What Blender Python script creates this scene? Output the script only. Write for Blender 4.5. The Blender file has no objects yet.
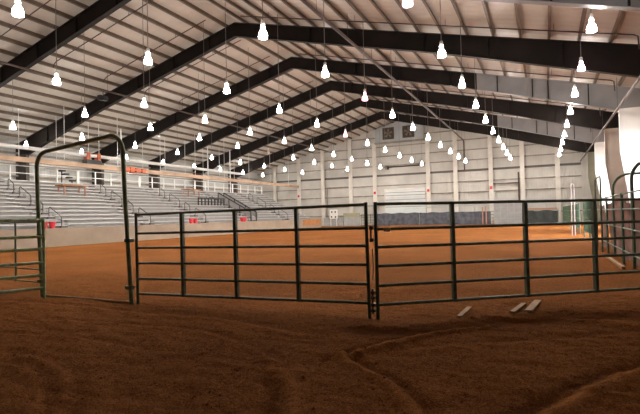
import bpy, bmesh, math, random
import numpy as np
from mathutils import Vector, Matrix

random.seed(7)
C = bpy.context.scene.collection
SC = bpy.context.scene
PI = math.pi

# ------------------------------------------------------------------ dimensions (metres)
S = 7.62                      # frame spacing
Y0 = 2.31 * S                 # first frame in view
XR, ZR = -18.1, 14.4          # ridge
XW, XE = -41.8, 5.6           # long side walls
YN, YF = -8.0, 63.3           # gable walls
PITCH = 0.25
def ztop(x): return ZR - PITCH * abs(x - XR)
EAVE = ztop(XE)

# ------------------------------------------------------------------ materials
def mat(name, col, rough=0.6, metal=0.0, var=0.0, vscale=3.0, bump=0.0, bscale=20.0, dirt=None, spec=None):
    m = bpy.data.materials.new(name); m.use_nodes = True
    nt = m.node_tree; b = nt.nodes['Principled BSDF']
    b.inputs['Base Color'].default_value = (*col, 1); b.inputs['Roughness'].default_value = rough
    b.inputs['Metallic'].default_value = metal
    if spec is not None: b.inputs['Specular IOR Level'].default_value = spec
    tc = nt.nodes.new('ShaderNodeTexCoord')
    if var or dirt:
        n = nt.nodes.new('ShaderNodeTexNoise'); n.inputs['Scale'].default_value = vscale; n.inputs['Detail'].default_value = 5
        nt.links.new(tc.outputs['Object'], n.inputs['Vector'])
        r = nt.nodes.new('ShaderNodeValToRGB')
        d = dirt or tuple(c * (1 - var) for c in col)
        r.color_ramp.elements[0].position = 0.3; r.color_ramp.elements[0].color = (*d, 1)
        r.color_ramp.elements[1].position = 0.65; r.color_ramp.elements[1].color = (*[min(1, c * (1 + var * .4)) for c in col], 1)
        nt.links.new(n.outputs['Fac'], r.inputs['Fac']); nt.links.new(r.outputs['Color'], b.inputs['Base Color'])
    if bump:
        n2 = nt.nodes.new('ShaderNodeTexNoise'); n2.inputs['Scale'].default_value = bscale; n2.inputs['Detail'].default_value = 4
        nt.links.new(tc.outputs['Object'], n2.inputs['Vector'])
        bp = nt.nodes.new('ShaderNodeBump'); bp.inputs['Strength'].default_value = bump; bp.inputs['Distance'].default_value = 0.02
        nt.links.new(n2.outputs['Fac'], bp.inputs['Height']); nt.links.new(bp.outputs['Normal'], b.inputs['Normal'])
    return m

def emis(name, col, strength):
    m = bpy.data.materials.new(name); m.use_nodes = True
    b = m.node_tree.nodes['Principled BSDF']
    b.inputs['Base Color'].default_value = (.8, .8, .8, 1)
    b.inputs['Emission Color'].default_value = (*col, 1); b.inputs['Emission Strength'].default_value = strength
    return m

def ribbed(name, col, axis, pitch, strength, rough=0.5, col2=None, seam=None):
    """sheet metal / vinyl with ribs every `pitch` m along an axis (geometry bump) and faint panel variation"""
    m = bpy.data.materials.new(name); m.use_nodes = True
    nt = m.node_tree; b = nt.nodes['Principled BSDF']; L = nt.links
    b.inputs['Roughness'].default_value = rough
    tc = nt.nodes.new('ShaderNodeTexCoord')
    w = nt.nodes.new('ShaderNodeTexWave'); w.wave_type = 'BANDS'; w.bands_direction = axis
    w.inputs['Scale'].default_value = 2 * PI / (20 * pitch); w.inputs['Distortion'].default_value = 0.15
    L.new(tc.outputs['Object'], w.inputs['Vector'])
    bp = nt.nodes.new('ShaderNodeBump'); bp.inputs['Strength'].default_value = strength; bp.inputs['Distance'].default_value = 0.04
    n0 = nt.nodes.new('ShaderNodeTexNoise'); n0.inputs['Scale'].default_value = 1.6; n0.inputs['Detail'].default_value = 3
    L.new(tc.outputs['Object'], n0.inputs['Vector'])
    ad = nt.nodes.new('ShaderNodeMath'); ad.operation = 'ADD'
    L.new(w.outputs['Fac'], ad.inputs[0]); L.new(n0.outputs['Fac'], ad.inputs[1])
    L.new(ad.outputs[0], bp.inputs['Height']); L.new(bp.outputs['Normal'], b.inputs['Normal'])
    n = nt.nodes.new('ShaderNodeTexNoise'); n.inputs['Scale'].default_value = 0.5; n.inputs['Detail'].default_value = 6
    L.new(tc.outputs['Object'], n.inputs['Vector'])
    r = nt.nodes.new('ShaderNodeValToRGB')
    c2 = col2 or tuple(c * .82 for c in col)
    r.color_ramp.elements[0].position = .3; r.color_ramp.elements[0].color = (*c2, 1)
    r.color_ramp.elements[1].position = .65; r.color_ramp.elements[1].color = (*col, 1)
    L.new(n.outputs['Fac'], r.inputs['Fac'])
    L.new(r.outputs['Color'], b.inputs['Base Color'])
    return m

M = {}
M['dirt'] = None
M['white_wall'] = ribbed('white wall panel', (.50, .475, .43), 'X', 0.3, .35)
M['left_wall'] = ribbed('white side wall panel', (.46, .45, .43), 'Y', 0.3, .35)
M['roof'] = ribbed('white vinyl roof insulation', (.51, .465, .41), 'Y', 0.55, .35, rough=.42)
M['roof_out'] = mat('metal roof sheet', (.4, .4, .4), .5)
M['dark_steel'] = mat('dark brown painted steel', (.0115, .0075, .006), .6, spec=.2, var=.5, vscale=.8)
M['brown_steel'] = mat('brown painted column steel', (.055, .042, .036), .6, var=.2, vscale=.8)
M['grey_steel'] = mat('grey painted steel', (.24, .235, .24), .5, var=.2, vscale=.7)
M['white_steel'] = mat('white painted steel', (.80, .79, .76), .5, var=.06, vscale=.7)
M['beige_steel'] = mat('beige painted steel', (.42, .34, .29), .55, var=.15, vscale=.7)
M['olive_steel'] = mat('olive beige painted steel', (.26, .25, .18), .55, var=.15, vscale=.7)
M['purlin'] = mat('brown primed purlin steel', (.125, .092, .066), .55, var=.3, vscale=1.5)
M['girt'] = mat('brown grey girt steel', (.25, .215, .17), .55, var=.3, vscale=1.5)
M['main_girt'] = mat('dark main girt steel', (.10, .085, .07), .55)
M['column_white'] = mat('cream white wall column', (.60, .56, .50), .55, var=.12, vscale=1.2)
M['pipe_brown'] = mat('brown steel pipe', (.055, .030, .022), .5, var=.3, vscale=2)
M['pipe_dark'] = mat('dark sprinkler pipe', (.035, .022, .02), .5)
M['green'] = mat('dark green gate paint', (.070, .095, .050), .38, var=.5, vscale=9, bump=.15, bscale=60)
M['green_lit'] = mat('green gate paint lightened as lit', (.34, .45, .24), .38, var=.45, vscale=9, bump=.15, bscale=60)  # the gate green again, lightened so the open gate looks lit
M['green_arch'] = mat('green arch paint', (.16, .20, .10), .4, var=.45, vscale=7)
M['green_fence'] = mat('mid green fence paint', (.05, .10, .055), .45, var=.4, vscale=5)
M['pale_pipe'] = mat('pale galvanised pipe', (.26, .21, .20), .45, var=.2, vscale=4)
M['steel_hw'] = mat('rusty steel hardware', (.06, .04, .03), .5, metal=.4, var=.4, vscale=30)
M['concrete'] = mat('cream concrete', (.28, .213, .155), .8, var=.16, vscale=.9, bump=.2, bscale=12)
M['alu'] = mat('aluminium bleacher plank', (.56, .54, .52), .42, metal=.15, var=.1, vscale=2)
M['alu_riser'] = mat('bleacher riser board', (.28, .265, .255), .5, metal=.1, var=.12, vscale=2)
M['rail_white'] = mat('white guard rail paint', (.72, .72, .70), .5)
M['rail_dark'] = mat('dark bronze handrail', (.045, .035, .035), .45)
M['tan'] = mat('tan wooden beam', (.34, .22, .14), .6, var=.25, vscale=1.2)
M['duct_white'] = mat('white duct', (.74, .72, .69), .45, var=.08, vscale=1)
M['orange'] = mat('orange paint', (.46, .095, .03), .5, var=.2, vscale=3)
M['red'] = mat('red plastic', (.62, .035, .05), .45)
M['black'] = mat('black plastic', (.012, .012, .013), .5)
M['wood'] = mat('orange brown timber', (.40, .17, .055), .6, var=.35, vscale=6)
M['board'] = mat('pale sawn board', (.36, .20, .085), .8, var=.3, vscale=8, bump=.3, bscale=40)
M['mat_brown'] = mat('brown rubber mat', (.24, .145, .12), .95, spec=.08, var=.4, vscale=2.5, bump=.4, bscale=6)
M['tarp'] = mat('slate blue tarpaulin', (.075, .08, .10), .55, var=.55, vscale=2.2, bump=.8, bscale=3)
M['tarp_dark'] = mat('dark green tarpaulin', (.035, .045, .042), .6, var=.4, vscale=2, bump=.6, bscale=3)
M['grey_sheet'] = mat('grey sheet panel', (.30, .30, .29), .5, var=.15, vscale=2)
M['olive'] = mat('olive panel', (.30, .28, .17), .6, var=.2, vscale=3)
M['rust_red'] = mat('rust red rail paint', (.42, .20, .13), .55)
M['fan_box'] = mat('pale grey sheet metal', (.34, .36, .36), .45, var=.1, vscale=1)
M['fan_dark'] = mat('dark fan steel', (.06, .045, .035), .5, metal=.3, var=.4, vscale=4)
M['fan_blade'] = mat('fan blade steel', (.16, .13, .10), .45, metal=.4)
M['door'] = ribbed('pale roller door', (.60, .62, .60), 'Z', 0.35, .5)
M['door_grey'] = mat('grey door seam', (.2, .2, .2), .5)
M['cord'] = mat('grey lamp conduit', (.16, .15, .14), .5)
M['ballast'] = mat('pale ballast housing', (.7, .68, .66), .4)
LAMP = 66.0
M['lamp'] = emis('lit lamp glass', (1.0, .95, .88), LAMP * .8)
M['lamp_lens'] = emis('bright lamp lens', (1.0, .95, .88), LAMP * 4.4)
M['lamp_pink'] = emis('lit pink lamp glass', (1.0, .36, .40), 5.0)
M['lamp_rose'] = emis('lit rose lamp glass', (1.0, .62, .68), 9.0)
M['lamp_off'] = mat('unlit lamp glass', (.55, .50, .42), .3)
M['outside'] = mat('pale gravel outside', (.45, .41, .36), .9, var=.2, vscale=2)
M['label_white'] = mat('white tag', (.75, .73, .7), .5)

def dirt_material():
    m = bpy.data.materials.new('brown arena dirt'); m.use_nodes = True
    nt = m.node_tree; b = nt.nodes['Principled BSDF']; L = nt.links
    b.inputs['Roughness'].default_value = .95; b.inputs['Specular IOR Level'].default_value = .02
    tc = nt.nodes.new('ShaderNodeTexCoord')
    def noise(sc, det, rough=.6):
        n = nt.nodes.new('ShaderNodeTexNoise'); n.inputs['Scale'].default_value = sc; n.inputs['Detail'].default_value = det
        n.inputs['Roughness'].default_value = rough; L.new(tc.outputs['Object'], n.inputs['Vector']); return n
    a = noise(.35, 4); c = noise(17, 8, .75); e = noise(70, 4, .75)
    r = nt.nodes.new('ShaderNodeValToRGB')
    r.color_ramp.elements[0].position = .28; r.color_ramp.elements[0].color = (.090, .0265, .0030, 1)
    r.color_ramp.elements[1].position = .72; r.color_ramp.elements[1].color = (.345, .130, .038, 1)
    mx = nt.nodes.new('ShaderNodeMath'); mx.operation = 'MULTIPLY_ADD'
    L.new(a.outputs['Fac'], mx.inputs[0]); mx.inputs[1].default_value = .35
    m2 = nt.nodes.new('ShaderNodeMath'); m2.operation = 'MULTIPLY'; m2.inputs[1].default_value = .65
    L.new(c.outputs['Fac'], m2.inputs[0]); L.new(m2.outputs[0], mx.inputs[2])
    # fine crumbs, paler and darker wheel marks, painted foreground shade
    m3 = nt.nodes.new('ShaderNodeMath'); m3.operation = 'MULTIPLY_ADD'; m3.inputs[1].default_value = 1.3
    L.new(e.outputs['Fac'], m3.inputs[0]); L.new(mx.outputs[0], m3.inputs[2])
    at = nt.nodes.new('ShaderNodeAttribute'); at.attribute_name = 'mark_shade'
    m4 = nt.nodes.new('ShaderNodeMath'); m4.operation = 'MULTIPLY_ADD'; m4.inputs[1].default_value = .30
    L.new(at.outputs['Fac'], m4.inputs[0]); L.new(m3.outputs[0], m4.inputs[2])
    m5 = nt.nodes.new('ShaderNodeMath'); m5.operation = 'SUBTRACT'; m5.inputs[1].default_value = .65
    L.new(m4.outputs[0], m5.inputs[0])
    L.new(m5.outputs[0], r.inputs['Fac']); L.new(r.outputs['Color'], b.inputs['Base Color'])
    s = nt.nodes.new('ShaderNodeMath'); s.operation = 'MULTIPLY_ADD'; s.inputs[1].default_value = .35
    L.new(e.outputs['Fac'], s.inputs[0]); L.new(c.outputs['Fac'], s.inputs[2])
    bp = nt.nodes.new('ShaderNodeBump'); bp.inputs['Strength'].default_value = .9; bp.inputs['Distance'].default_value = .035
    L.new(s.outputs[0], bp.inputs['Height']); L.new(bp.outputs['Normal'], b.inputs['Normal'])
    return m
M['dirt'] = dirt_material()

# ------------------------------------------------------------------ mesh helpers
class MB:
    def __init__(self): self.v, self.f = [], []
    def add(self, vs, fs):
        o = len(self.v); self.v += [tuple(p) for p in vs]; self.f += [tuple(i + o for i in f) for f in fs]; return self
    def box(self, lo, hi):
        (a, b, c), (d, e, g) = lo, hi
        return self.add([(a, b, c), (d, b, c), (d, e, c), (a, e, c), (a, b, g), (d, b, g), (d, e, g), (a, e, g)],
                        [(3, 2, 1, 0), (4, 5, 6, 7), (0, 1, 5, 4), (1, 2, 6, 5), (2, 3, 7, 6), (3, 0, 4, 7)])
    def bar(self, p, q, w, h, up=(0, 0, 1)):
        """rectangular bar from p to q; w across, h along `up`"""
        p, q = Vector(p), Vector(q); d = (q - p).normalized(); up = Vector(up)
        s = d.cross(up)
        if s.length < 1e-4: s = d.cross(Vector((1, 0, 0)))
        s.normalize(); u = s.cross(d).normalized()
        vs = []
        for e in (p, q):
            for a, b in ((-1, -1), (1, -1), (1, 1), (-1, 1)): vs.append(e + s * (a * w / 2) + u * (b * h / 2))
        return self.add(vs, [(3, 2, 1, 0), (4, 5, 6, 7), (0, 1, 5, 4), (1, 2, 6, 5), (2, 3, 7, 6), (3, 0, 4, 7)])
    def prism(self, poly, axis, a, b):
        """polygon in the plane normal to `axis` ('X': (y,z); 'Y': (x,z); 'Z': (x,y)) swept from a to b"""
        n = len(poly); vs = []
        for t in (a, b):
            for p in poly:
                vs.append((t, p[0], p[1]) if axis == 'X' else (p[0], t, p[1]) if axis == 'Y' else (p[0], p[1], t))
        fs = [tuple(range(n))[::-1], tuple(range(n, 2 * n))] + [(i, (i + 1) % n, n + (i + 1) % n, n + i) for i in range(n)]
        return self.add(vs, fs)
    def tube(self, pts, r, n=8, caps=True):
        pts = [Vector(p) for p in pts]; rings = []
        prev = None
        for i, p in enumerate(pts):
            d = (pts[min(i + 1, len(pts) - 1)] - pts[max(i - 1, 0)]).normalized()
            if prev is None:
                s = d.cross(Vector((0, 0, 1)))
                if s.length < 1e-3: s = d.cross(Vector((1, 0, 0)))
            else: s = prev - d * prev.dot(d)
            s.normalize(); prev = s; u = d.cross(s)
            rings.append([p + (s * math.cos(2 * PI * k / n) + u * math.sin(2 * PI * k / n)) * r for k in range(n)])
        vs = [q for g in rings for q in g]; fs = []
        for i in range(len(pts) - 1):
            for k in range(n):
                k2 = (k + 1) % n; fs.append((i * n + k, i * n + k2, (i + 1) * n + k2, (i + 1) * n + k))
        if caps: fs += [tuple(range(n))[::-1], tuple((len(pts) - 1) * n + k for k in range(n))]
        return self.add(vs, fs)
    def lathe(self, prof, n=16, at=(0, 0, 0)):
        vs = []; fs = []
        for r, z in prof:
            for k in range(n): vs.append((at[0] + r * math.cos(2 * PI * k / n), at[1] + r * math.sin(2 * PI * k / n), at[2] + z))
        for i in range(len(prof) - 1):
            for k in range(n):
                k2 = (k + 1) % n; fs.append((i * n + k, i * n + k2, (i + 1) * n + k2, (i + 1) * n + k))
        fs += [tuple(range(n))[::-1], tuple((len(prof) - 1) * n + k for k in range(n))]
        return self.add(vs, fs)
    def build(self, name, m, parent=None, smooth=False, bevel=0):
        me = bpy.data.meshes.new(name); me.from_pydata(self.v, [], self.f); me.update()
        b = bmesh.new(); b.from_mesh(me); bmesh.ops.recalc_face_normals(b, faces=b.faces); b.to_mesh(me); b.free()
        o = bpy.data.objects.new(name, me); C.objects.link(o); me.materials.append(m)
        if smooth:
            me.polygons.foreach_set('use_smooth', [True] * len(me.polygons))
            try: me.set_sharp_from_angle(angle=math.radians(40))
            except Exception: pass
        if parent is not None: o.parent = parent
        if bevel:
            bv = o.modifiers.new('edge', 'BEVEL'); bv.width = bevel; bv.segments = 2; bv.limit_method = 'ANGLE'
        return o

def tag(o, label=None, cat=None, group=None, kind=None):
    if label: o['label'] = label
    if cat: o['category'] = cat
    if group: o['group'] = group
    if kind: o['kind'] = kind
    return o
def thing(name, label, cat, loc=(0, 0, 0), rz=0, group=None):
    o = bpy.data.objects.new(name, None); C.objects.link(o); o.location = loc; o.rotation_euler = (0, 0, rz)
    o.empty_display_size = .2
    return tag(o, label, cat, group)
def struct(name, mb, m, smooth=False): return tag(mb.build(name, m, None, smooth), kind='structure')
def copy_tree(o, parent=None):
    c = o.copy(); C.objects.link(c)
    if parent is not None: c.parent = parent
    for ch in list(o.children): copy_tree(ch, c)
    return c
ORD = ['first', 'second', 'third', 'fourth', 'fifth', 'sixth', 'seventh', 'eighth', 'ninth', 'tenth', 'eleventh', 'twelfth',
       'thirteenth', 'fourteenth', 'fifteenth', 'sixteenth', 'seventeenth', 'eighteenth']

# ------------------------------------------------------------------ camera
f_px = 464.4; yaw, pit, roll = math.radians(25.837), math.radians(1.1307), math.radians(-1.3302)
fw = Vector((-math.sin(yaw) * math.cos(pit), math.cos(yaw) * math.cos(pit), math.sin(pit)))
rt = Vector((math.cos(yaw), math.sin(yaw), 0)); up = rt.cross(fw)
r2 = rt * math.cos(roll) + up * math.sin(roll); u2 = -rt * math.sin(roll) + up * math.cos(roll)
cd = bpy.data.cameras.new('camera'); cam = bpy.data.objects.new('camera', cd); C.objects.link(cam)
cd.sensor_fit = 'HORIZONTAL'; cd.sensor_width = 36; cd.lens = f_px / 640 * 36; cd.clip_end = 500
mw = Matrix(((r2.x, u2.x, -fw.x, 0), (r2.y, u2.y, -fw.y, 0), (r2.z, u2.z, -fw.z, 1.45), (0, 0, 0, 1)))
cam.matrix_world = mw
SC.camera = cam

# ------------------------------------------------------------------ floor: dirt with real relief
def floor_height(X, Y, marks=False):
    rng = np.random.RandomState(3)
    h = np.zeros_like(X)
    near = np.exp(-np.clip(Y - 9, 0, None) / 6.0)
    for fr, am in ((.5, .009), (1.1, .006), (2.3, .005), (4.7, .005), (8.5, .005)):
        for _ in range(4):
            a = rng.uniform(0, 2 * PI); p = rng.uniform(0, 2 * PI); q = fr * rng.uniform(.8, 1.25)
            h += am * .5 * np.sin(q * 2 * PI / 2 * (np.cos(a) * X + np.sin(a) * Y) + p + 1.3 * np.sin(fr * .7 * (np.sin(a) * X - np.cos(a) * Y)))
    h *= near
    h += rng.uniform(-.007, .007, X.shape) * near
    def dist(line):
        best = np.full(X.shape, 1e9); sd = np.zeros(X.shape)
        for (x0, y0), (x1, y1) in zip(line[:-1], line[1:]):
            dx, dy = x1 - x0, y1 - y0; L2 = dx * dx + dy * dy
            t = np.clip(((X - x0) * dx + (Y - y0) * dy) / L2, 0, 1)
            ex, ey = X - x0 - t * dx, Y - y0 - t * dy
            d = np.hypot(ex, ey); s = np.sign(dx * ey - dy * ex)
            k = d < best; best = np.where(k, d, best); sd = np.where(k, s * d, sd)
        return sd
    def smooth(line, n=3):
        for _ in range(n):
            o = [line[0]]
            for a, b in zip(line[:-1], line[1:]):
                o += [(a[0] * .75 + b[0] * .25, a[1] * .75 + b[1] * .25), (a[0] * .25 + b[0] * .75, a[1] * .25 + b[1] * .75)]
            line = o + [line[-1]]
        return line
    mark_shade = np.zeros_like(X)
    tracks = [
        ([(-1.95, 4.35), (-1.7, 4.8), (-1.5, 5.2), (-1.2, 5.75), (-.7, 6.2)], .040, .06, .06),
        ([(-1.9, 4.38), (-1.75, 4.19), (-1.23, 3.83), (-.86, 3.36), (-.7, 2.6)], .038, .06, .06),
        ([(-.1, 3.4), (.12, 3.94), (.36, 4.4), (.62, 4.81), (1.1, 5.3)], .045, .09, .09),
        ([(-7.4, 4.2), (-6.3, 4.5), (-5.0, 4.75), (-3.9, 4.7), (-3.0, 4.3), (-2.4, 3.9)], .013, .05, .06),
        ([(-6.6, 3.7), (-5.6, 3.9), (-4.6, 3.9), (-3.7, 3.6)], .012, .04, .06),
        ([(-6.2, 3.1), (-5.2, 3.2), (-4.3, 3.0), (-3.5, 2.5), (-3.1, 1.9)], .013, .05, .07),
        ([(-5.6, 2.9), (-4.7, 2.9), (-4.0, 2.6), (-3.4, 2.1)], .011, .04, .06),
        ([(-9.5, 5.2), (-7.8, 5.25), (-6.3, 5.3), (-4.5, 5.35), (-2.6, 5.0)], .016, .08, .1),
        ([(-1.3, 4.9), (-.6, 5.4), (.2, 5.9), (1.1, 6.6)], .012, .08, .1),
        ([(-2.3, 3.6), (-2.05, 3.3), (-1.85, 2.9)], -.030, .09, .06),
        ([(2.4, 5.4), (1.2, 6.9), (.2, 7.1), (-.6, 6.9)], .02, .1, .12),
    ]
    for line, am, w, tw in tracks:
        sd = dist(smooth(line))
        mark_shade += np.sign(am) * 14 * abs(am) * (np.exp(-(sd / (w * .8)) ** 2) - .8 * np.exp(-((sd - w - tw) / tw) ** 2))  # wheel marks: crests paler, troughs darker
        h += am * np.exp(-(sd / w) ** 2) - am * .7 * np.exp(-((sd - w - tw) / tw) ** 2)
    berm = smooth([(-2.0, 5.75), (-1.5, 6.0), (-1.1, 6.45), (-.6, 6.95), (0, 7.35), (.8, 7.75)])
    sd = dist(berm)
    h += .022 * np.exp(-((sd - .05) / .14) ** 2) - .02 * np.exp(-((sd + .3) / .25) ** 2)
    mark_shade += .25 * np.exp(-((sd - .03) / .1) ** 2) - .8 * np.exp(-((sd + .28) / .2) ** 2)  # berm crest paler, band beside it darker
    h += .018 * np.exp(-(((Y - 6.15) / .25) ** 2)) * (X < -2.4) * (np.sin(X * 2.1) * .5 + .6)
    # dragged arena surface: shallow harrow lines along the arena
    far = np.clip((Y - 8) / 6, 0, 1)
    h += far * .006 * np.sin(X * 6.3 + .6 * np.sin(Y * .4)) + far * .01 * np.sin(X * 1.1 + Y * .23)
    line_y = np.where(X < -2.1, 6.0, 6.1 + .76 * (X + 2.1))
    mark_shade -= .28 / (1 + np.exp(np.clip((Y - line_y - .25 * np.sin(X * 1.7) - .12 * np.sin(X * 5.1)) / .22, -40, 40)))  # near dirt darkened to stand for the lamp light falling off
    return (h, mark_shade) if marks else h

def make_floor():
    def lines(lo, a, b, hi, d, g):
        out = list(np.arange(a, b + 1e-6, d)); s = d; x = a
        while x > lo: s = min(s * g, 1.2); x -= s; out.insert(0, max(x, lo))
        s = d; x = out[-1]
        while x < hi: s = min(s * g, 1.2); x += s; out.append(min(x, hi))
        return np.array(out)
    xs = lines(XW - .3, -9.0, 3.6, XE + .3, .036, 1.12); ys = lines(YN - .3, 1.6, 9.0, YF + .3, .036, 1.10)
    X, Y = np.meshgrid(xs, ys)
    Z, mark_shade = floor_height(X, Y, True)
    nx, ny = len(xs), len(ys)
    co = np.stack([X, Y, Z], -1).reshape(-1, 3)
    i = np.arange(ny - 1)[:, None] * nx + np.arange(nx - 1)[None, :]
    q = np.stack([i, i + 1, i + nx + 1, i + nx], -1).reshape(-1, 4)
    me = bpy.data.meshes.new('floor'); me.vertices.add(len(co)); me.vertices.foreach_set('co', co.ravel())
    me.loops.add(q.size); me.loops.foreach_set('vertex_index', q.ravel())
    me.polygons.add(len(q)); me.polygons.foreach_set('loop_start', np.arange(len(q)) * 4); me.polygons.foreach_set('loop_total', np.full(len(q), 4))
    me.polygons.foreach_set('use_smooth', [True] * len(q))
    me.update(); me.validate(); me.materials.append(M['dirt'])
    at = me.attributes.new('mark_shade', 'FLOAT', 'POINT'); at.data.foreach_set('value', mark_shade.ravel().astype(np.float32))
    o = bpy.data.objects.new('floor', me); C.objects.link(o); tag(o, kind='structure')
make_floor()
def gz(x, y): return float(floor_height(np.array([[x]]), np.array([[y]]))[0, 0])

# clods of earth scattered over the near dirt (nobody could count them)
def clods():
    mb = MB(); rnd = random.Random(11)
    for _ in range(1500):
        y = 2.4 + 7.0 * rnd.random() ** 1.4; x = rnd.uniform(-1.75 * y + 0.2, .72 * y)
        if x < -11 or x > 3.6 or (5.6 < y < 6.3) or (-1.4 < x < .1 and 6.4 < y < 8.4): continue
        r = rnd.choice([.005, .006, .007, .008, .010, .014]); z = r * .3 - .004
        n = 5; vs = [(x, y, z + r)]
        for k in range(n):
            a = 2 * PI * k / n + rnd.random(); q = r * rnd.uniform(.8, 1.4); vs.append((x + q * math.cos(a), y + q * math.sin(a), z + r * rnd.uniform(-.1, .3)))
        for k in range(n):
            a = 2 * PI * k / n; vs.append((x + r * math.cos(a), y + r * math.sin(a), z - r))
        fs = [(0, 1 + k, 1 + (k + 1) % n) for k in range(n)] + [(1 + k, 1 + n + k, 1 + n + (k + 1) % n, 1 + (k + 1) % n) for k in range(n)]
        mb.add(vs, fs)
    zs = np.array([[v[0], v[1]] for v in mb.v]); hz = floor_height(zs[:, :1], zs[:, 1:])[:, 0]
    mb.v = [(v[0], v[1], v[2] + float(h)) for v, h in zip(mb.v, hz)]
    o = mb.build('loose_dirt', M['dirt']); tag(o, 'small loose clods of brown earth scattered over the near dirt', 'dirt', kind='stuff')
clods()

# ------------------------------------------------------------------ shell
def gable(y0, y1):
    return MB().prism([(XW - .2, -.2), (XE + .2, -.2), (XE + .2, EAVE + .16), (XR, ZR + .2), (XW - .2, EAVE + .16)], 'Y', y0, y1)
struct('wall_far', gable(YF, YF + .2), M['white_wall'])
M['dark_unseen'] = mat('dark unseen surface', (.09, .055, .035), .7, var=.3, vscale=2)  # dark tone for unseen surfaces, keeps bounce light off the near dirt
struct('wall_front', gable(YN - .2, YN), M['dark_unseen'])
struct('ceiling_blocker', MB().box((-14, YN, 4.3), (XE, 1.5, 4.45)), M['dark_unseen'])  # unseen slab added overhead to shade the near dirt
struct('wall_left', MB().box((XW - .2, YN, -.2), (XW, YF, EAVE + .2)), M['left_wall'])
OPEN = [(Y0 + 1 * S + .35, Y0 + 2 * S - .35), (Y0 + 3 * S + .35, Y0 + 4 * S - .35)]; OH = 6.1
wr = MB(); y = YN
for a, b in OPEN:
    wr.box((XE, y, -.2), (XE + .2, a, EAVE + .2)); wr.box((XE, a, OH), (XE + .2, b, EAVE + .2)); y = b
wr.box((XE, y, -.2), (XE + .2, YF, EAVE + .2))
struct('wall_right', wr, M['left_wall'])
c = MB(); d = .2
zb = .21
c.prism([(XW - .4, ztop(XW - .4) + zb), (XR, ZR + zb), (XE + .4, ztop(XE + .4) + zb), (XE + .4, ztop(XE + .4) + zb + .12), (XR, ZR + zb + .12), (XW - .4, ztop(XW - .4) + zb + .12)], 'Y', YN - .3, YF + .3)
struct('ceiling', c, M['roof'])
struct('ground_outside', MB().box((XE + .3, YN - 20, -.5), (60, YF + 30, -.05)), M['outside'])

# girts on the far gable wall and the long side wall
def trim(n, mb, m): return tag(mb.build('trim_%d' % n, m), kind='structure')
tn = 1
def half(z): return (ZR - z) / PITCH
for z in (1.4, 2.75, 4.15, 5.55, 7.0, 8.35, 9.7, 11.05, 12.4):
    x0, x1 = max(XW + .05, XR - half(z) + .2), min(4.0, XR + half(z) - .2)
    h = .26 if z == 7.0 else .13
    trim(tn, MB().box((x0, YF - .2, z - h / 2), (x1, YF - .002, z + h / 2)), M['main_girt'] if z == 7.0 else M['girt']); tn += 1
for z in (5.6, 6.6, 7.6):
    trim(tn, MB().box((XW + .002, 4, z - .08), (XW + .2, YF - .21, z + .08)), M['girt']); tn += 1

# ------------------------------------------------------------------ steel portal frames
XKR, XKL = 4.15, -40.35
def depth(x):
    u = abs(x - XR); return .92 + .12 * min(u, 13) / 13 + .42 * max(0, u - 13) / 9.3
def zbot(x): return ztop(x) - depth(x)
def rafter(y, xa, xb, m, parent, name='rafter'):
    mb = MB(); kinks = [x for x in (XR - 13, XR + 13) if xa < x < xb]; xs_ = [xa] + kinks + [xb]
    mb.prism([(x, zbot(x)) for x in xs_] + [(xb, ztop(xb)), (xa, ztop(xa))], 'Y', y - .02, y + .02)
    for zf, pts in ((zbot, xs_), (ztop, [xa, xb])):
        t_ = .03; lo = (lambda x: zf(x) - t_) if zf is ztop else zf
        for a, b in zip(pts[:-1], pts[1:]):
            mb.prism([(a, lo(a)), (b, lo(b)), (b, lo(b) + t_), (a, lo(a) + t_)], 'Y', y - .15, y + .15)
    return mb.build(name, m, parent)
def column(y, side, m_low, m_top, parent, zs):
    xo, xi, xb = (XE - .01, XKR, 4.80) if side > 0 else (XW + .01, XKL, -41.05)
    def piece(z0, z1, nm, m):
        def xin(z): return xi if z >= 4.9 else xb + (xi - xb) * max(z, 0) / 4.9
        zz = sorted({z0, z1, *([4.9] if z0 < 4.9 < z1 else [])})
        inner = [(xin(z), z) for z in zz]
        mb = MB()
        if z1 > 8:   # knee: top follows the roof line
            poly = [(xo, z0)] + [(xo, ztop(xo) - .01)] + [(xi, ztop(xi) - .01)] + [(xi, z0)]
        else:
            poly = [(xo, z0), (xo, z1)] + inner[::-1]
        mb.prism(poly, 'Y', y - .02, y + .02)
        # inner and outer flanges
        s = -1 if side > 0 else 1
        zi = inner if z1 <= 8 else [(xi, z0), (xi, zbot(xi) + .01)]
        for a, b in zip(zi[:-1], zi[1:]):
            mb.prism([a, b, (b[0] - s * .03, b[1]), (a[0] - s * .03, a[1])], 'Y', y - .15, y + .15)
        ze = z1 if z1 <= 8 else ztop(xo) - .02
        mb.prism([(xo, z0), (xo, ze), (xo + s * .03, ze), (xo + s * .03, z0)], 'Y', y - .15, y + .15)
        return mb.build(nm, m, parent)
    piece(-.05, zs, 'column', m_low); piece(zs, 8.5, 'knee', m_top)
spec = {0: ('grey_steel', 'white_steel'), 1: ('dark_steel', 'beige_steel'), 2: ('grey_steel', 'white_steel'), 3: ('dark_steel', 'beige_steel'),
        4: ('grey_steel', 'white_steel'), 5: ('dark_steel', 'olive_steel')}
nth_far = {5: 'closest to the far gable wall', 4: 'second before the far gable wall', 3: 'third before the far gable wall',
           2: 'fourth before the far gable wall', 1: 'fifth before the far gable wall', 0: 'sixth before the far gable wall'}
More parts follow.
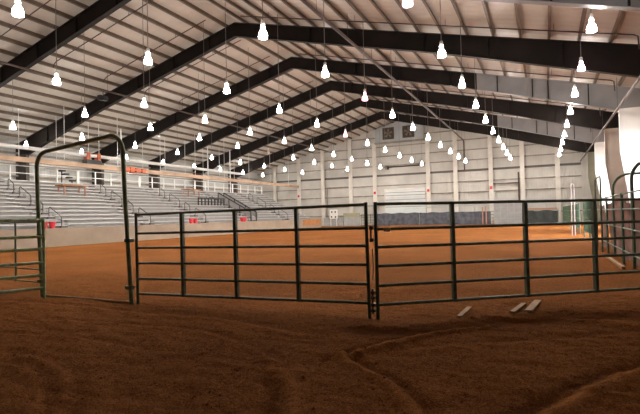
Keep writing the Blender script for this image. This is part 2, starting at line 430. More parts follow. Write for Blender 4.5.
for k in range(6):
    y = Y0 + k * S; end, cm = spec[k]
    kind = 'dark steel roof frame with grey end piece, ' if k % 2 == 0 else 'all dark steel roof frame, '
    p = thing('portal_frame', kind + nth_far[k], 'steel frame', (0, 0, 0), 0, 'steel roof frames')
    ra = rafter(y, XKL, XR, M['dark_steel'], p)
    xs = -3.9 if k % 2 == 0 else XKR
    rb = rafter(y, XR, xs, M['dark_steel'], p)
    if k % 2 == 0:
        e = rafter(y, xs, XKR, M['grey_steel'], p, 'end_segment'); tag(e, 'grey painted rafter end')
    column(y, 1, M[cm], M[end], p, 7.47)
    column(y, -1, M['brown_steel'], M['dark_steel'], p, 7.47)
    for par, xsn, mm in ((ra, (-37.5, -34, -30.5, -27, -23.5, -20.3), 'dark_steel'), (rb, [x for x in (-16, -12.6, -9.2, -5.6, -2.4, 1.0) if x < xs], 'dark_steel')):
        for x in xsn:
            MB().box((x - .012, y - .145, zbot(x) + .05), (x + .012, y - .02, ztop(x) - .05)).build('stiffener', M[mm], par)
    if k % 2 == 0:
        for x in (-2.6, -.5, .4, 2.6): MB().box((x - .03, y - .145, zbot(x) + .05), (x + .03, y - .02, ztop(x) - .05)).build('stiffener', M['dark_steel'], e)

# ------------------------------------------------------------------ purlins
def purlin(x, label):
    mb = MB(); z = ztop(x) + .005; s = 1 if x > XR else -1
    mb.prism([(x - .03, z), (x + .03, z), (x + .03, z + .2), (x - .03, z + .2)], 'Y', YN + .05, YF - .05)
    mb.prism([(x, z), (x + s * .09, z - PITCH * .09 + .002), (x + s * .09, z + .02), (x, z + .02)], 'Y', YN + .05, YF - .05)
    tag(mb.build('roof_purlin', M['purlin']), label, 'purlin', 'roof purlins')
for i in range(18):
    u = .71 + i * 1.27
    purlin(XR - u, 'thin brown roof purlin, %s down from the ridge on the slope above the bleachers' % ORD[i])
    purlin(XR + u, 'thin brown roof purlin, %s down from the ridge on the slope facing the bleachers' % ORD[i])

# ------------------------------------------------------------------ pipes under the roof
def pipe_run(name, label, cat, pts, r, m, hang=(), group=None):
    t = thing(name, label, cat, (0, 0, 0), 0, group)
    MB().tube(pts, r, 8).build('pipe', m, t, True)
    for (x, y, z) in hang:
        MB().tube([(x, y, z), (x, y, ztop(x) + .2)], .012, 5).build('hanger', M['pipe_dark'], t)
    return t
hy = [Y0 - 4 + 3.81 * j + 1.9 for j in range(0, 14)]
pipe_run('main_pipe', 'long brown pipe under the roof slope above the bleachers', 'pipe', [(-27.8, 4, 10.70), (-27.8, 61.5, 10.70)], .07, M['pipe_brown'], [(-27.8, q, 10.70) for q in hy], 'roof pipes')
pipe_run('main_pipe', 'long brown roof pipe that turns down the far gable wall', 'pipe',
         [(-9.3, 12, 10.95), (-9.3, 62.4, 10.95), (-9.3, 62.7, 10.85), (-9.3, 62.85, 10.6), (-9.3, 62.85, 7.0)], .085, M['pipe_brown'], [(-9.3, q, 10.95) for q in hy], 'roof pipes')
pipe_run('main_pipe', 'long brown pipe running along the knees of the white columns', 'pipe', [(3.95, 12, 7.25), (3.95, 62.9, 7.25)], .07, M['pipe_brown'],
         [(3.95, Y0 + j * S - 1.2, 7.25) for j in range(6)], 'roof pipes')
zz = lambda x: ztop(x) - .14
for j in range(12):
    y = 15.6 + 3.81 * j
    if abs((y - Y0) / S - round((y - Y0) / S)) * S < .3: y += .5
    if y > 61: break
    pipe_run('sprinkler_pipe', 'dark sprinkler branch pipe on the roof above the bleachers, %s from the far gable wall' % ORD[11 - j], 'pipe',
             [(-28.3, y, zz(-28.3) - .28), (-28.25, y, zz(-28.25) - .1), (-28.0, y, zz(-28.0)), (-19.0, y, zz(-19))], .028, M['pipe_dark'],
             [(x, y, zz(x)) for x in (-26.4, -21.5)], 'sprinkler branch pipes')
for j in range(7):
    y = Y0 + (j + 1) * S - 1.75
    if y > 62: break
    pipe_run('sprinkler_pipe', 'dark branch pipe on the roof slope facing the bleachers, %s from the far gable wall' % ORD[5 - j], 'pipe',
             [(-16.5, y, zz(-16.5)), (3.6, y, zz(3.6)), (3.75, y, zz(3.75) - .05), (3.78, y, zz(3.78) - .6)], .032, M['pipe_dark'],
             [(x, y, zz(x)) for x in (-14.5, -9, -4.2, .6)], 'sprinkler branch pipes')

# ------------------------------------------------------------------ pendant lamps
LP = 2 / 3 * S; LY = 1.682 * LP; LZ = 1.45 + 1.281 * LP
rowsx = [.325, -.6935, -1.702, -2.767, -3.867, -4.810, -6.187, -7.525]
rowname = ['row beside the white columns', 'second row from the white columns', 'third row from the white columns', 'fourth row from the white columns',
           'fifth row from the white columns', 'sixth row from the white columns', 'row above the lower bleacher seats', 'row above the upper walkway rail']
first = [1, 1, 0, 0, 0, 0, 1, 3]
special = {(0, 3): 'lamp_rose', (1, 1): 'lamp_rose', (2, 3): 'lamp_pink', (3, 5): 'lamp_pink', (4, 8): 'lamp_rose', (5, 6): 'lamp_off'}
def bell():
    return MB().lathe([(.15, 0), (.16, .03), (.15, .12), (.115, .22), (.065, .29), (.052, .32), (.072, .35), (.075, .39), (.045, .43)], 14)
def make_lamp(mkey):
    t = thing('pendant_light', '', 'lamp')
    bell().build('lamp_shade', M[mkey], t, True)
    if mkey == 'lamp': MB().lathe([(.02, -.012), (.15, -.012), (.15, -.003), (.02, -.003)], 14).build('lens', M['lamp_lens'], t)
    MB().lathe([(.055, .43), (.07, .46), (.07, .57), (.03, .62)], 10).build('ballast', M['ballast'], t, True)
    return t
protos = {}
for r, rx in enumerate(rowsx):
    for k in range(first[r], 11):
        mk = special.get((r, k), 'lamp')
        if mk not in protos: t = protos[mk] = make_lamp(mk)
        else: t = copy_tree(protos[mk])
        # children of an earlier copy carry the conduit: drop any copied one
        for ch in list(t.children):
            if ch.name.startswith('conduit'): bpy.data.objects.remove(ch)
        x = rx * LP; y = LY + k * LP
        t.location = (x, y, LZ - .26)
        tone = {'lamp': 'white glowing', 'lamp_pink': 'pink glowing', 'lamp_rose': 'pinkish glowing', 'lamp_off': 'unlit'}[mk]
        tag(t, '%s bell lamp, %s from the far wall, %s' % (tone, ORD[10 - k], rowname[r]), 'lamp', 'hanging bell lamps')
        MB().tube([(0, 0, .62), (0, 0, ztop(x) - LZ + .26 + .19)], .015, 6).build('conduit', M['cord'], t)

# ------------------------------------------------------------------ far gable wall furniture
for i, x in enumerate((-38.3, -34.0, -29.9, -25.4, -21.7, -14.1, -10.5, -6.1, -2.4, 1.5)):
    t = thing('wall_post', 'cream wall column on the far gable wall, %s from the bleacher side' % ORD[i], 'column', (x, YF - .36, 0), 0, 'far wall columns')
    top = ztop(x) - .05
    if x in (-21.7, -14.1): top = 11.6
    mb = MB(); mb.box((-.25, -.14, -.05), (.25, -.11, top)); mb.box((-.25, .11, -.05), (.25, .14, top)); mb.box((-.015, -.11, -.05), (.015, .11, top))
    mb.build('post', M['column_white'], t)
    if x in (-34.0, -21.7, -14.1, -6.1):
        a = tag(MB().box((-.14, -.24, 4.4), (.14, -.14, 4.75)).build('alarm_box', M['red'], t, bevel=.01), 'small red box')

# exhaust fan housing in the gable peak
t = thing('fan_housing', 'pale grey housing with two exhaust fans in the gable peak', 'fan', (-17.9, YF, 0))
hp = [(-21.3, 11.6), (-14.5, 11.6), (-14.5, zbot(-14.5) + .8), (XR, ZR - .12), (-21.3, zbot(-21.3) + .8)]
MB().prism([(a + 17.9, b) for a, b in hp], 'Y', -.95, -.40).build('housing', M['fan_box'], t)
MB().box((-3.5, -1.0, 11.42), (3.5, -.35, 11.6)).build('sill', M['girt'], t)
for cx in (-1.45, 1.4):
    z = 12.75
    fr = MB()
    for a, b in (((-.82, -1.03, z - .82), (.82, -.94, z - .70)), ((-.82, -1.03, z + .70), (.82, -.94, z + .82)), ((-.82, -1.03, z - .70), (-.70, -.94, z + .70)), ((.70, -1.03, z - .70), (.82, -.94, z + .70))):
        fr.box((a[0] + cx, a[1], a[2]), (b[0] + cx, b[1], b[2]))
    fo = fr.build('fan_frame', M['fan_dark'], t)
    MB().box((cx - .7, -.97, z - .7), (cx + .7, -.952, z + .7)).build('fan_screen', M['fan_dark'], fo)
    bl = MB(); bl.lathe([(.12, 0), (.12, .02)], 10, (cx, -.99, z))
    for q in range(5):
        a = 2 * PI * q / 5 + .3; c, s = math.cos(a), math.sin(a)
        vs = [(cx + c * r_ - s * w_, -1.0 + o_, z + s * r_ + c * w_) for r_, w_, o_ in ((.1, -.06, 0), (.6, -.16, -.02), (.6, .16, .02), (.1, .06, 0))]
        vs += [(v[0], v[1] + .01, v[2]) for v in vs]
        bl.add(vs, [(0, 1, 2, 3), (7, 6, 5, 4), (0, 4, 5, 1), (1, 5, 6, 2), (2, 6, 7, 3), (3, 7, 4, 0)])
    bl.build('fan_blades', M['fan_blade'], fo)

# roller door between two columns of the far wall, header pipe above it
d1 = struct('door_1', MB().box((-20.2, YF - .30, -.05), (-14.6, YF - .21, 4.9)), M['door'])
dt = MB()
for z in (1.5, 2.5, 3.5, 4.1, 4.5): dt.box((-20.2, YF - .33, z - .035), (-14.6, YF - .30, z + .035))
trim(tn, dt, M['door_grey']); tn += 1
dt = MB(); dt.box((-20.35, YF - .34, -.05), (-20.2, YF - .21, 5.0)); dt.box((-20.35, YF - .34, 4.9), (-14.5, YF - .21, 5.05))
trim(tn, dt, M['column_white']); tn += 1
t = thing('roller_shaft', 'dark horizontal roller shaft above the pale far wall door', 'shaft', (-17.4, YF - .5, 8.1))  # roller shaft carried on wall brackets
MB().tube([(-2.8, 0, 0), (2.9, 0, 0)], .09, 8).build('shaft', M['pipe_dark'], t, True)
MB().box((-2.7, -.15, -.3), (-2.3, .47, .2)).build('motor', M['main_girt'], t); MB().box((2.6, 0, -.15), (2.75, .47, .15)).build('bracket', M['main_girt'], t)
# frame of smaller door at the bleacher side of the wall
dt = MB(); dt.box((-29.2, YF - .26, 5.6), (-25.9, YF - .2, 5.7)); dt.box((-29.3, YF - .26, -.05), (-29.2, YF - .2, 5.7))
trim(tn, dt, M['girt']); tn += 1
dt = MB()
dt.box((-2.95, YF - .4, -.05), (-2.75, YF - .24, 6.4)); dt.box((-6.0, YF - .4, 5.0), (-2.95, YF - .24, 5.12))
trim(tn, dt, M['pipe_brown']); tn += 1

# ------------------------------------------------------------------ pipe fence building kit
RAILS = (.20, .465, .735, 1.0, 1.25, 1.58)
def arc(cx, cz, r, a0, a1, n=6):
    return [(cx + r * math.cos(a0 + (a1 - a0) * k / n), cz + r * math.sin(a0 + (a1 - a0) * k / n)) for k in range(n + 1)]
def gate_panel(name, label, cat, p, q, m, inner, rails=RAILS, foot=(True, True), group=None, r=.022, flat=True, top=None, post_r=.026, hinge=None):
    """pipe panel from ground point p to ground point q"""
    p, q = Vector((*p, 0)), Vector((*q, 0)); L = (q - p).length; a = math.atan2(q.y - p.y, q.x - p.x)
    t = thing(name, label, cat, p, a, group)
    top = top or rails[-1]
    for i, z in enumerate(rails): MB().tube([(0.0, 0, z), (L, 0, z)], r, 10).build('rail', m, t, True)
    for x, ft in ((0, foot[0]), (L, foot[1])):
        MB().tube([(x, 0, -.06 if ft else rails[0] - .03), (x, 0, top + .03)], post_r, 10).build('post', m, t, True)
    for k in inner:
        x = L * k
        if flat: MB().box((x - .026, -.034, rails[0] - .02), (x + .026, .034, rails[-1])).build('brace', m, t, bevel=.006)
        else: MB().tube([(x, 0, rails[0] - .02), (x, 0, rails[-1])], post_r, 8).build('brace', m, t, True)
    return t
# ---- the near fence line
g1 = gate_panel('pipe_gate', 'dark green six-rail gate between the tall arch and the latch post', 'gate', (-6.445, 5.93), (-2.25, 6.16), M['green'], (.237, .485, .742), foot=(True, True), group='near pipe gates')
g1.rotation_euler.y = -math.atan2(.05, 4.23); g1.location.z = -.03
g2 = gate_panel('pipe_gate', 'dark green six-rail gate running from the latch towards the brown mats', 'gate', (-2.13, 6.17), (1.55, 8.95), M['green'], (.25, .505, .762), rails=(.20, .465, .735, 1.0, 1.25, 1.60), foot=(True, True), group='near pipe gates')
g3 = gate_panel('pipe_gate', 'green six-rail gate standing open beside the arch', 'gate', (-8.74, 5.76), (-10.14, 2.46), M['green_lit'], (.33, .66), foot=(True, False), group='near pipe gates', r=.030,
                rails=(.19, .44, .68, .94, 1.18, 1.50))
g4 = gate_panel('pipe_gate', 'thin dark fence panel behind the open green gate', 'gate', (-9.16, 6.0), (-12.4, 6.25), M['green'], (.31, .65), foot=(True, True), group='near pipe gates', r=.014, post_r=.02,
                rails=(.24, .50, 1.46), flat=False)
# latch hardware between the two gates
t = thing('gate_latch', 'rusty latch and chain between the two dark green gates', 'latch', (-2.188, 6.165, 0))
MB().tube([(-.01, -.02, 1.08), (-.01, -.02, 1.30)], .014, 8).build('hinge_pin', M['steel_hw'], t, True)
for z in (1.10, 1.27): MB().box((-.027, -.04, z - .025), (.027, .01, z + .025)).build('bracket', M['steel_hw'], t, bevel=.004)
MB().tube([(.01, -.03, .98), (.02, -.03, .70), (.005, -.03, .55)], .006, 6).build('chain', M['steel_hw'], t, True)
for z in (.12, .2, .3, .37): MB().box((-.027, -.04, z - .02), (.027, .02, z + .02)).build('bracket', M['steel_hw'], t, bevel=.004)
MB().tube([(0, -.03, .08), (0, -.03, .42)], .014, 8).build('hinge_pin', M['steel_hw'], t, True)
# white tag on the gate rail
tag(MB().box((-2.02, 6.18, 1.215), (-1.93, 6.20, 1.27)).build('gate_tag', M['label_white']), 'small white tag fixed to the second rail of the long gate', 'tag')

# ---- tall arch over the walk-through
t = thing('arch_gate', 'tall dark green pipe arch over the walk-through opening', 'arch', (0, 5.87, 0))
cl = arc(-8.80, 2.55, .30, PI * .98, PI * .53); cr = arc(-7.02, 2.66, .33, PI * .47, PI * -.01)
path = [(-8.96, -.05), (-9.03, 1.0), (-9.08, 1.9)] + cl + cr + [(-6.66, 1.9), (-6.60, 1.0), (-6.53, -.05)]
MB().tube([(x, 0, z) for x, z in path], .039, 12).build('hoop', M['green_arch'], t, True)
MB().tube([(-8.92, 0, .02), (-6.56, 0, .02)], .025, 8).build('threshold_bar', M['board'], t, True)
for z in (.28, 1.1): MB().box((-6.64, -.05, z - .03), (-6.505, .05, z + .03)).build('clamp', M['green'], t, bevel=.004)
for z in (.3, 1.2): MB().box((-9.06, -.05, z - .03), (-8.93, .03, z + .03)).build('clamp', M['green'], t, bevel=.004)

# ---- thin pale flat strips lying on the dirt by the fence
for i, (cx, cy, L, w, a, lb) in enumerate(((-1.09, 6.98, .72, .07, 1.52, 'pale flat strip lying alone on the dirt beyond the long gate'),
                                          (-.40, 7.5, .80, .07, 1.42, 'pale flat strip in the dirt pair, on the side of the single strip'),
                                          (-.20, 7.72, .95, .10, 1.45, 'wider pale flat strip of the pair lying on the dirt'))):
    o = MB().box((-L / 2, -w / 2, 0), (L / 2, w / 2, .02)).build('flat_strip', M['board'], bevel=.004)
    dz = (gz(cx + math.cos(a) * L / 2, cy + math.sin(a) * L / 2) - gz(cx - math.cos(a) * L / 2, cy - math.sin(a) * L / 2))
    o.rotation_euler = (0, -math.atan2(dz, L), a); o.location = (cx, cy, max(gz(cx + math.cos(a) * L * q, cy + math.sin(a) * L * q) - q * dz for q in (-.5, -.25, 0, .25, .5)) + .004); tag(o, lb, 'board', 'strips on the dirt')

# ------------------------------------------------------------------ long fence beside the columns
XFc = 1.85
fr = (.35, .95, 1.45, 1.85)
ys = [11.2 + 3.45 * k for k in range(15)]
names = []
for k in range(14):
    a, b = ys[k], ys[k + 1]
    if 28.2 < (a + b) / 2 < 30.6: continue
    gate_panel('fence_panel', 'green pipe fence panel alongside the columns, %s from the far wall' % ORD[13 - k if ys[k] > 29 else 12 - k], 'fence panel', (XFc, a + .06), (XFc, b - .06), M['green_fence'], (.2, .4, .6, .8) if k > 2 else (.5,), rails=fr,
               group='side fence panels', r=.02, flat=False, post_r=.028)
# arches in the side fence
def hoop(name, label, x0, y0, x1, y1, h, r, m, cr=.28):
    L = math.hypot(x1 - x0, y1 - y0); t = thing(name, label, 'arch', (x0, y0, 0), math.atan2(y1 - y0, x1 - x0), 'fence arches')
    pts = [(0, -.05), (0, h * .5)] + arc(cr, h - cr, cr, PI, PI / 2) + arc(L - cr, h - cr, cr, PI / 2, 0) + [(L, h * .5), (L, -.05)]
    MB().tube([(x, 0, z) for x, z in pts], r, 10).build('hoop', m, t, True)
    return t
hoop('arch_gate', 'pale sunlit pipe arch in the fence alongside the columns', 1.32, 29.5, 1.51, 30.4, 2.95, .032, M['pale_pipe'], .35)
hoop('arch_gate', 'dark green pipe arch beside the white column, closest to the mats', XFc + .078, 13.57, XFc + 2.3, 13.57, 2.65, .04, M['green'], .45)
hoop('arch_gate', 'green pipe arch behind the brown mats, in front of the beige column', XFc + .10, 17.25, XFc + 2.3, 17.25, 2.55, .04, M['green'], .45)
hoop('arch_gate', 'narrow dark pipe arch along the fence between mats and columns', XFc - .12, 18.5, XFc - .12, 20.3, 2.6, .03, M['green'], .22)
# rubber mats leaning on the fence
rnd = random.Random(5)
for i, (a, b, h, tl) in enumerate(((11.6, 13.4, 1.66, .05), (13.75, 15.3, 1.60, .09), (15.4, 17.2, 1.72, .05), (17.3, 19.4, 1.66, .08), (19.6, 22.0, 1.62, .06))):
    mb = MB(); n = 8
    for side in (0, 1):
        pass
    vs, fs = [], []
    for s in (0, .02):
        for iy in range(n + 1):
            for iz in range(n + 1):
                y = a + (b - a) * iy / n + .06 * math.sin(iz * .5 + i); z = h * iz / n
                vs.append((.17 + s + tl * (1 - z / h) * 1.5 + .05 * math.sin(iy * 1.3 + i), y, z + .02 * math.sin(iy * .9 + i * 2)))
    N = (n + 1) ** 2
    for iy in range(n):
        for iz in range(n):
            k = iy * (n + 1) + iz
            fs += [(k, k + 1, k + n + 2, k + n + 1), (N + k, N + k + n + 1, N + k + n + 2, N + k + 1)]
    edge = [iz for iz in range(n + 1)] + [iy * (n + 1) + n for iy in range(1, n + 1)] + [n * (n + 1) + iz for iz in range(n - 1, -1, -1)] + [iy * (n + 1) for iy in range(n - 1, 0, -1)]
    for q in range(len(edge)):
        u, v = edge[q], edge[(q + 1) % len(edge)]; fs.append((u, v, N + v, N + u))
    mb.add([(x + XFc - .05, y, z) for x, y, z in vs], fs)
    tag(mb.build('rubber_mat', M['mat_brown'], None, True), 'brown rubber mat hung behind the side fence, %s from the long gate' % ORD[i], 'mat', 'mats on the side fence')
tag(MB().bar((XFc - .22, 16.2, .05), (XFc - .20, 13.2, .04), .08, .07).build('timber_post', M['board'], bevel=.01), 'pale timber lying along the foot of the brown mats', 'timber')

# ------------------------------------------------------------------ far end fence, tarps and odds and ends
YE = 60.6
fe = (.35, .75, 1.15, 1.55)
xs = np.linspace(-23.0, 1.4, 10)
for k in range(9):
    gate_panel('fence_panel', 'pipe fence panel across the far end of the arena, %s from the bleacher side' % ORD[k], 'fence panel', (xs[k] + .05, YE), (xs[k + 1] - .05, YE), M['green_fence'], (.5,), rails=fe,
               group='far end fence panels', r=.03, flat=False, post_r=.04)
def tarp(label, x0, x1, z1, m, y=YE - .12, wav=.05, z0=0.0):
    nx, nz = max(6, int((x1 - x0) / .22)), 7; vs, fs = [], []
    rr = random.Random(int(x0 * 10))
    ph = rr.random() * 6
    for s in (0, .025):
        for ix in range(nx + 1):
            for iz in range(nz + 1):
                x = x0 + (x1 - x0) * ix / nx; v = iz / nz
                vs.append((x, y + s - wav * math.sin(ix * 1.1 + ph + 1.2 * v) * (1 - .5 * v) - wav, z0 + (z1 - z0) * v + (.04 * math.sin(ix * .7 + ph) if iz == nz else 0)))
    N = (nx + 1) * (nz + 1)
    for ix in range(nx):
        for iz in range(nz):
            k = ix * (nz + 1) + iz
            fs += [(k, k + 1, k + nz + 2, k + nz + 1), (N + k, N + k + nz + 1, N + k + nz + 2, N + k + 1)]
    edge = [iz for iz in range(nz + 1)] + [ix * (nz + 1) + nz for ix in range(1, nx + 1)] + [nx * (nz + 1) + iz for iz in range(nz - 1, -1, -1)] + [ix * (nz + 1) for ix in range(nx - 1, 0, -1)]
    for q in range(len(edge)):
        u, v = edge[q], edge[(q + 1) % len(edge)]; fs.append((u, v, N + v, N + u))
    mb = MB(); mb.add(vs, fs)
    tag(mb.build('tarpaulin', m, None, True), label, 'tarpaulin', 'tarpaulins on the end fence')
tarp('crumpled slate blue tarpaulin below the pale roller door', -20.9, -14.9, 1.62, M['tarp'])
tarp('crumpled slate blue tarpaulin on the far fence, next after the roller door', -14.8, -10.7, 1.60, M['tarp'])
tarp('slate blue tarpaulin on the far fence beside the grey sheet gate', -10.6, -6.0, 1.56, M['tarp'])
tarp('dark green tarpaulin in the far corner beyond the grey sheet gate', -2.1, 1.3, 1.5, M['tarp_dark'])
t = thing('sheet_gate', 'tall grey sheet gate in the far end fence', 'gate', (-4.0, YE - .45, 0))
MB().box((-1.6, -.03, .05), (1.5, .0, 2.62)).build('sheet', M['grey_sheet'], t)
mb = MB()
for x in (-1.6, -.85, -.05, .72, 1.5): mb.box((x - .02, -.05, .0), (x + .02, -.03, 2.66))
for z in (.05, .7, 1.35, 2.0, 2.62): mb.box((-1.6, -.05, z - .02), (1.5, -.03, z + .02))
mb.build('grid_frame', M['fan_box'], t)
MB().tube([(1.75, 0, -.05), (1.75, 0, 2.7)], .07, 8).build('post', M['pipe_dark'], t, True)
tag(MB().box((-2.0, YE + .12, 1.62), (1.3, YE + .2, 1.82)).build('top_rail', M['rust_red']), 'rusty red rail above the dark green tarpaulin', 'rail')
hoop('arch_gate', 'thin pale arch over the far fence between two slate blue tarpaulins', -14.0, YE + .3, -11.3, YE + .3, 2.3, .045, M['fan_box'], .3)
hoop('arch_gate', 'thin pale arch over the far fence, second before the grey sheet gate', -10.5, YE + .3, -8.0, YE + .3, 2.35, .045, M['fan_box'], .3)
hoop('arch_gate', 'thin grey arch above the dark green far corner tarpaulin', -1.9, YE + .5, .2, YE + .5, 2.45, .045, M['fan_box'], .3)
for i, x in enumerate((-6.9, -6.5)):
    tag(MB().tube([(x, YE - .6, -.05), (x, YE - .6, 2.1 + .1 * i)], .07, 8).build('bollard', M['rust_red'], None, True), 'rusty red post beside the grey sheet gate, %s one' % ('outer' if i == 0 else 'inner'), 'post', 'red posts')
# left part of the far end
tag(MB().box((-25.99, 48.9, .38), (-25.93, 53.6, 1.06)).build('mounted_board', M['wood'], bevel=.01), 'orange brown timber board on the far end of the concrete bleacher wall', 'panel')
for i, (x0, x1) in enumerate(((-28.7, -25.75), (-25.65, -23.15))):
    tag(MB().box((x0, YE - .1, 0), (x1, YE, 1.15 + .1 * i)).build('grey_panel', M['grey_sheet'], bevel=.01), ('grey panel under the white dotted board', 'grey panel at the far end, next to the fence')[i], 'panel', 'grey end panels')
tag(MB().box((-25.9, YE + .4, 0), (-23.4, YE + .5, 1.8)).build('olive_panel', M['olive'], bevel=.01), 'olive panel standing behind the grey panels at the far end', 'panel')
t = thing('dotted_board', 'white board with dark round holes above the grey far panel', 'board', (-27.1, YE - .25, 0))
MB().box((-.62, -.02, 1.05), (.62, .02, 2.35)).build('board', M['label_white'], t, bevel=.01)
for x, z in ((-.25, 2.0), (.28, 2.0), (-.3, 1.3), (.3, 1.28)):
    mb = MB(); n = 12; vs = []
    for yy in (-.045, -.02): vs += [(x + .12 * math.cos(2 * PI * k / n), yy, z + .12 * math.sin(2 * PI * k / n)) for k in range(n)]
    mb.add(vs, [tuple(range(n)), tuple(range(2 * n - 1, n - 1, -1))] + [(k, (k + 1) % n, n + (k + 1) % n, n + k) for k in range(n)])
    mb.build('hole', M['black'], t)
MB().box((-.5, -.01, 0), (-.42, .05, 1.1)).build('leg', M['label_white'], t); MB().box((.42, -.01, 0), (.5, .05, 1.1)).build('leg', M['label_white'], t)

# ------------------------------------------------------------------ bleachers along the side wall
XB, ZB, NR, RUN, RISE = -26.75, 1.1, 12, .60, .288
YB0, YB1 = 10.0, 53.0
aisles = [18.9, 26.1, 32.5, 40.2, 47.0]
struct('wall_arena_side', MB().box((XB - .04, 6.0, -.2), (-26.0, 54.0, ZB)), M['concrete'])
bounds = [YB0] + [v for a in aisles for v in (a - .55, a + .55)] + [YB1]
sections = [(bounds[2 * i], bounds[2 * i + 1]) for i in range(len(aisles) + 1)]
for i, (a, b) in enumerate(sections):
    t = thing('bleacher_section', 'aluminium bleacher section, %s block of bench rows from the far wall' % ORD[5 - i], 'bleachers', (XB, a, 0), 0, 'bleacher sections')
    L = b - a
    for k in range(NR):
        x = -k * RUN - .05; z = ZB + k * RISE
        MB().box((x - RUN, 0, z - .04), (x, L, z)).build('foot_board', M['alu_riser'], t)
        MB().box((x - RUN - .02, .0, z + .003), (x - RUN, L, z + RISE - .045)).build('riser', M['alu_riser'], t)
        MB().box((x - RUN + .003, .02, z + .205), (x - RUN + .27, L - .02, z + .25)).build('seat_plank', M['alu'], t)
    for k in (2, 6, 10):
        for yy in (.3, L / 2, L - .3): MB().box((-k * RUN - .4, yy - .05, -.05), (-k * RUN - .3, yy + .05, ZB + k * RISE - .03)).build('support', M['rail_dark'], t)
for i, ya in enumerate(aisles):
    hw = .42 if ya == 40.2 else .53
    t = thing('aisle_stair', 'stepped aisle between bleacher blocks, %s aisle from the far wall' % ORD[4 - i], 'stairs', (XB, ya, 0), 0, 'bleacher aisles')
    for k in range(NR):
        x = -k * RUN - .05; z = ZB + k * RISE
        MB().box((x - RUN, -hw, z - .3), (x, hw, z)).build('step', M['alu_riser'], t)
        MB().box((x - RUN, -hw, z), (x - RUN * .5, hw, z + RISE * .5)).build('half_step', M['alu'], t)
        MB().box((x - RUN * .5, -hw, z + .002), (x - RUN * .5 + .012, hw, z + RISE * .5 - .02)).build('riser_shade', M['rail_dark'], t)  # dark strip standing for the shade on each half-step riser
    for k in (4, 8, 11): MB().box((-k * RUN - .4, -.06, -ZB * 0 - .05), (-k * RUN - .3, .06, ZB + k * RISE - .28)).build('support', M['rail_dark'], t)
    if ya == 40.2: continue
    for h, (k0, k1) in enumerate(((0, 2), (3, 4), (5, 7), (8, 9))):
        xa, xb = -k0 * RUN - .2, -k1 * RUN - .2; za, zb_ = ZB + k0 * RISE + .025, ZB + k1 * RISE + .025
        q = thing('handrail', 'dark bent handrail in the %s aisle from the far wall, %s one up' % (ORD[4 - i], ORD[h]), 'handrail', (XB, ya, 0), 0, 'aisle handrails')
        MB().tube([(xa, 0, za), (xa, 0, za + .64), (xa - .1, 0, za + .72), (xb + .1, 0, zb_ + .72), (xb, 0, zb_ + .64), (xb, 0, zb_ + .12)], .026, 6).build('rail', M['rail_dark'], q, True)
        for xx, z_ in ((xa, za), (xb, zb_)): MB().box((xx - .07, -.07, z_ - .02), (xx + .07, .07, z_ + .1)).build('foot', M['rail_dark'], q)
# fenced stairway with dark sides further along
ya = 40.2
for s, lb in ((-1, 'side facing the gates'), (1, 'side facing the far wall')):
    q = thing('stair_railing', 'black solid stair railing down the dark fenced aisle, %s' % lb, 'railing', (XB, ya + s * .485, 0), 0, 'fenced aisle railings')
    pts = [(-.35, ZB + .95), (-NR * RUN * .62, ZB + NR * RISE * .62 + .95)]
    MB().bar((pts[0][0], 0, pts[0][1]), (pts[1][0], 0, pts[1][1]), .07, .10).build('top_bar', M['black'], q)
    MB().prism([(-.2, ZB + .3), (-.2, ZB + .88), (pts[1][0], pts[1][1] - .07), (pts[1][0], pts[1][1] - .65)], 'Y', -.012, .012).build('infill', M['alu_riser'], q)
    for k in (0, .33, .66, 1):
        x = pts[0][0] + (pts[1][0] - pts[0][0]) * k; z = pts[0][1] + (pts[1][1] - pts[0][1]) * k
        MB().box((x - .05, -.04, -.05), (x + .05, .04, z)).build('post', M['black'], q)
q = thing('stair_barrier', 'black barrier fence across the rows above the dark fenced aisle', 'barrier', (XB - .05 - 6 * RUN + .135, 0, 0), 0)
zb1 = ZB + 5 * RISE + .255
MB().box((-.05, 35.4, zb1 + .62), (.05, 39.5, zb1 + .75)).build('top_bar', M['black'], q)
MB().box((-.04, 35.4, zb1 + .30), (.04, 39.5, zb1 + .36)).build('lower_bar', M['black'], q)
for k in range(9): MB().box((-.05, 35.4 + k * .5, zb1), (.05, 35.46 + k * .5, zb1 + .7)).build('post', M['black'], q)

# upper walkway and white guard rail
XT = XB - .05 - NR * RUN; ZT = ZB + NR * RISE
struct('floor_walkway', MB().box((XW + .02, YB0, ZT - .2), (XT - .02, YB1, ZT)), M['alu_riser'])
XG = XT - .35
for i, (a, b) in enumerate(sections):
    if i: a = sections[i - 1][1] + .09
    t = thing('guard_rail', 'white two-bar guard rail behind the top seats, %s length from the far wall' % ORD[5 - i], 'guard rail', (XG, a, ZT), 0, 'walkway guard rails')
    L = b - a - .02
    for z in (.55, 1.08): MB().tube([(0, 0, z), (0, L, z)], .03, 6).build('rail', M['rail_white'], t, True)
    n = max(2, int(L / 1.5))
    for k in range(n + 1): MB().box((-.04, L * k / n - .04, 0), (.04, L * k / n + .04, 1.1)).build('post', M['rail_white'], t)
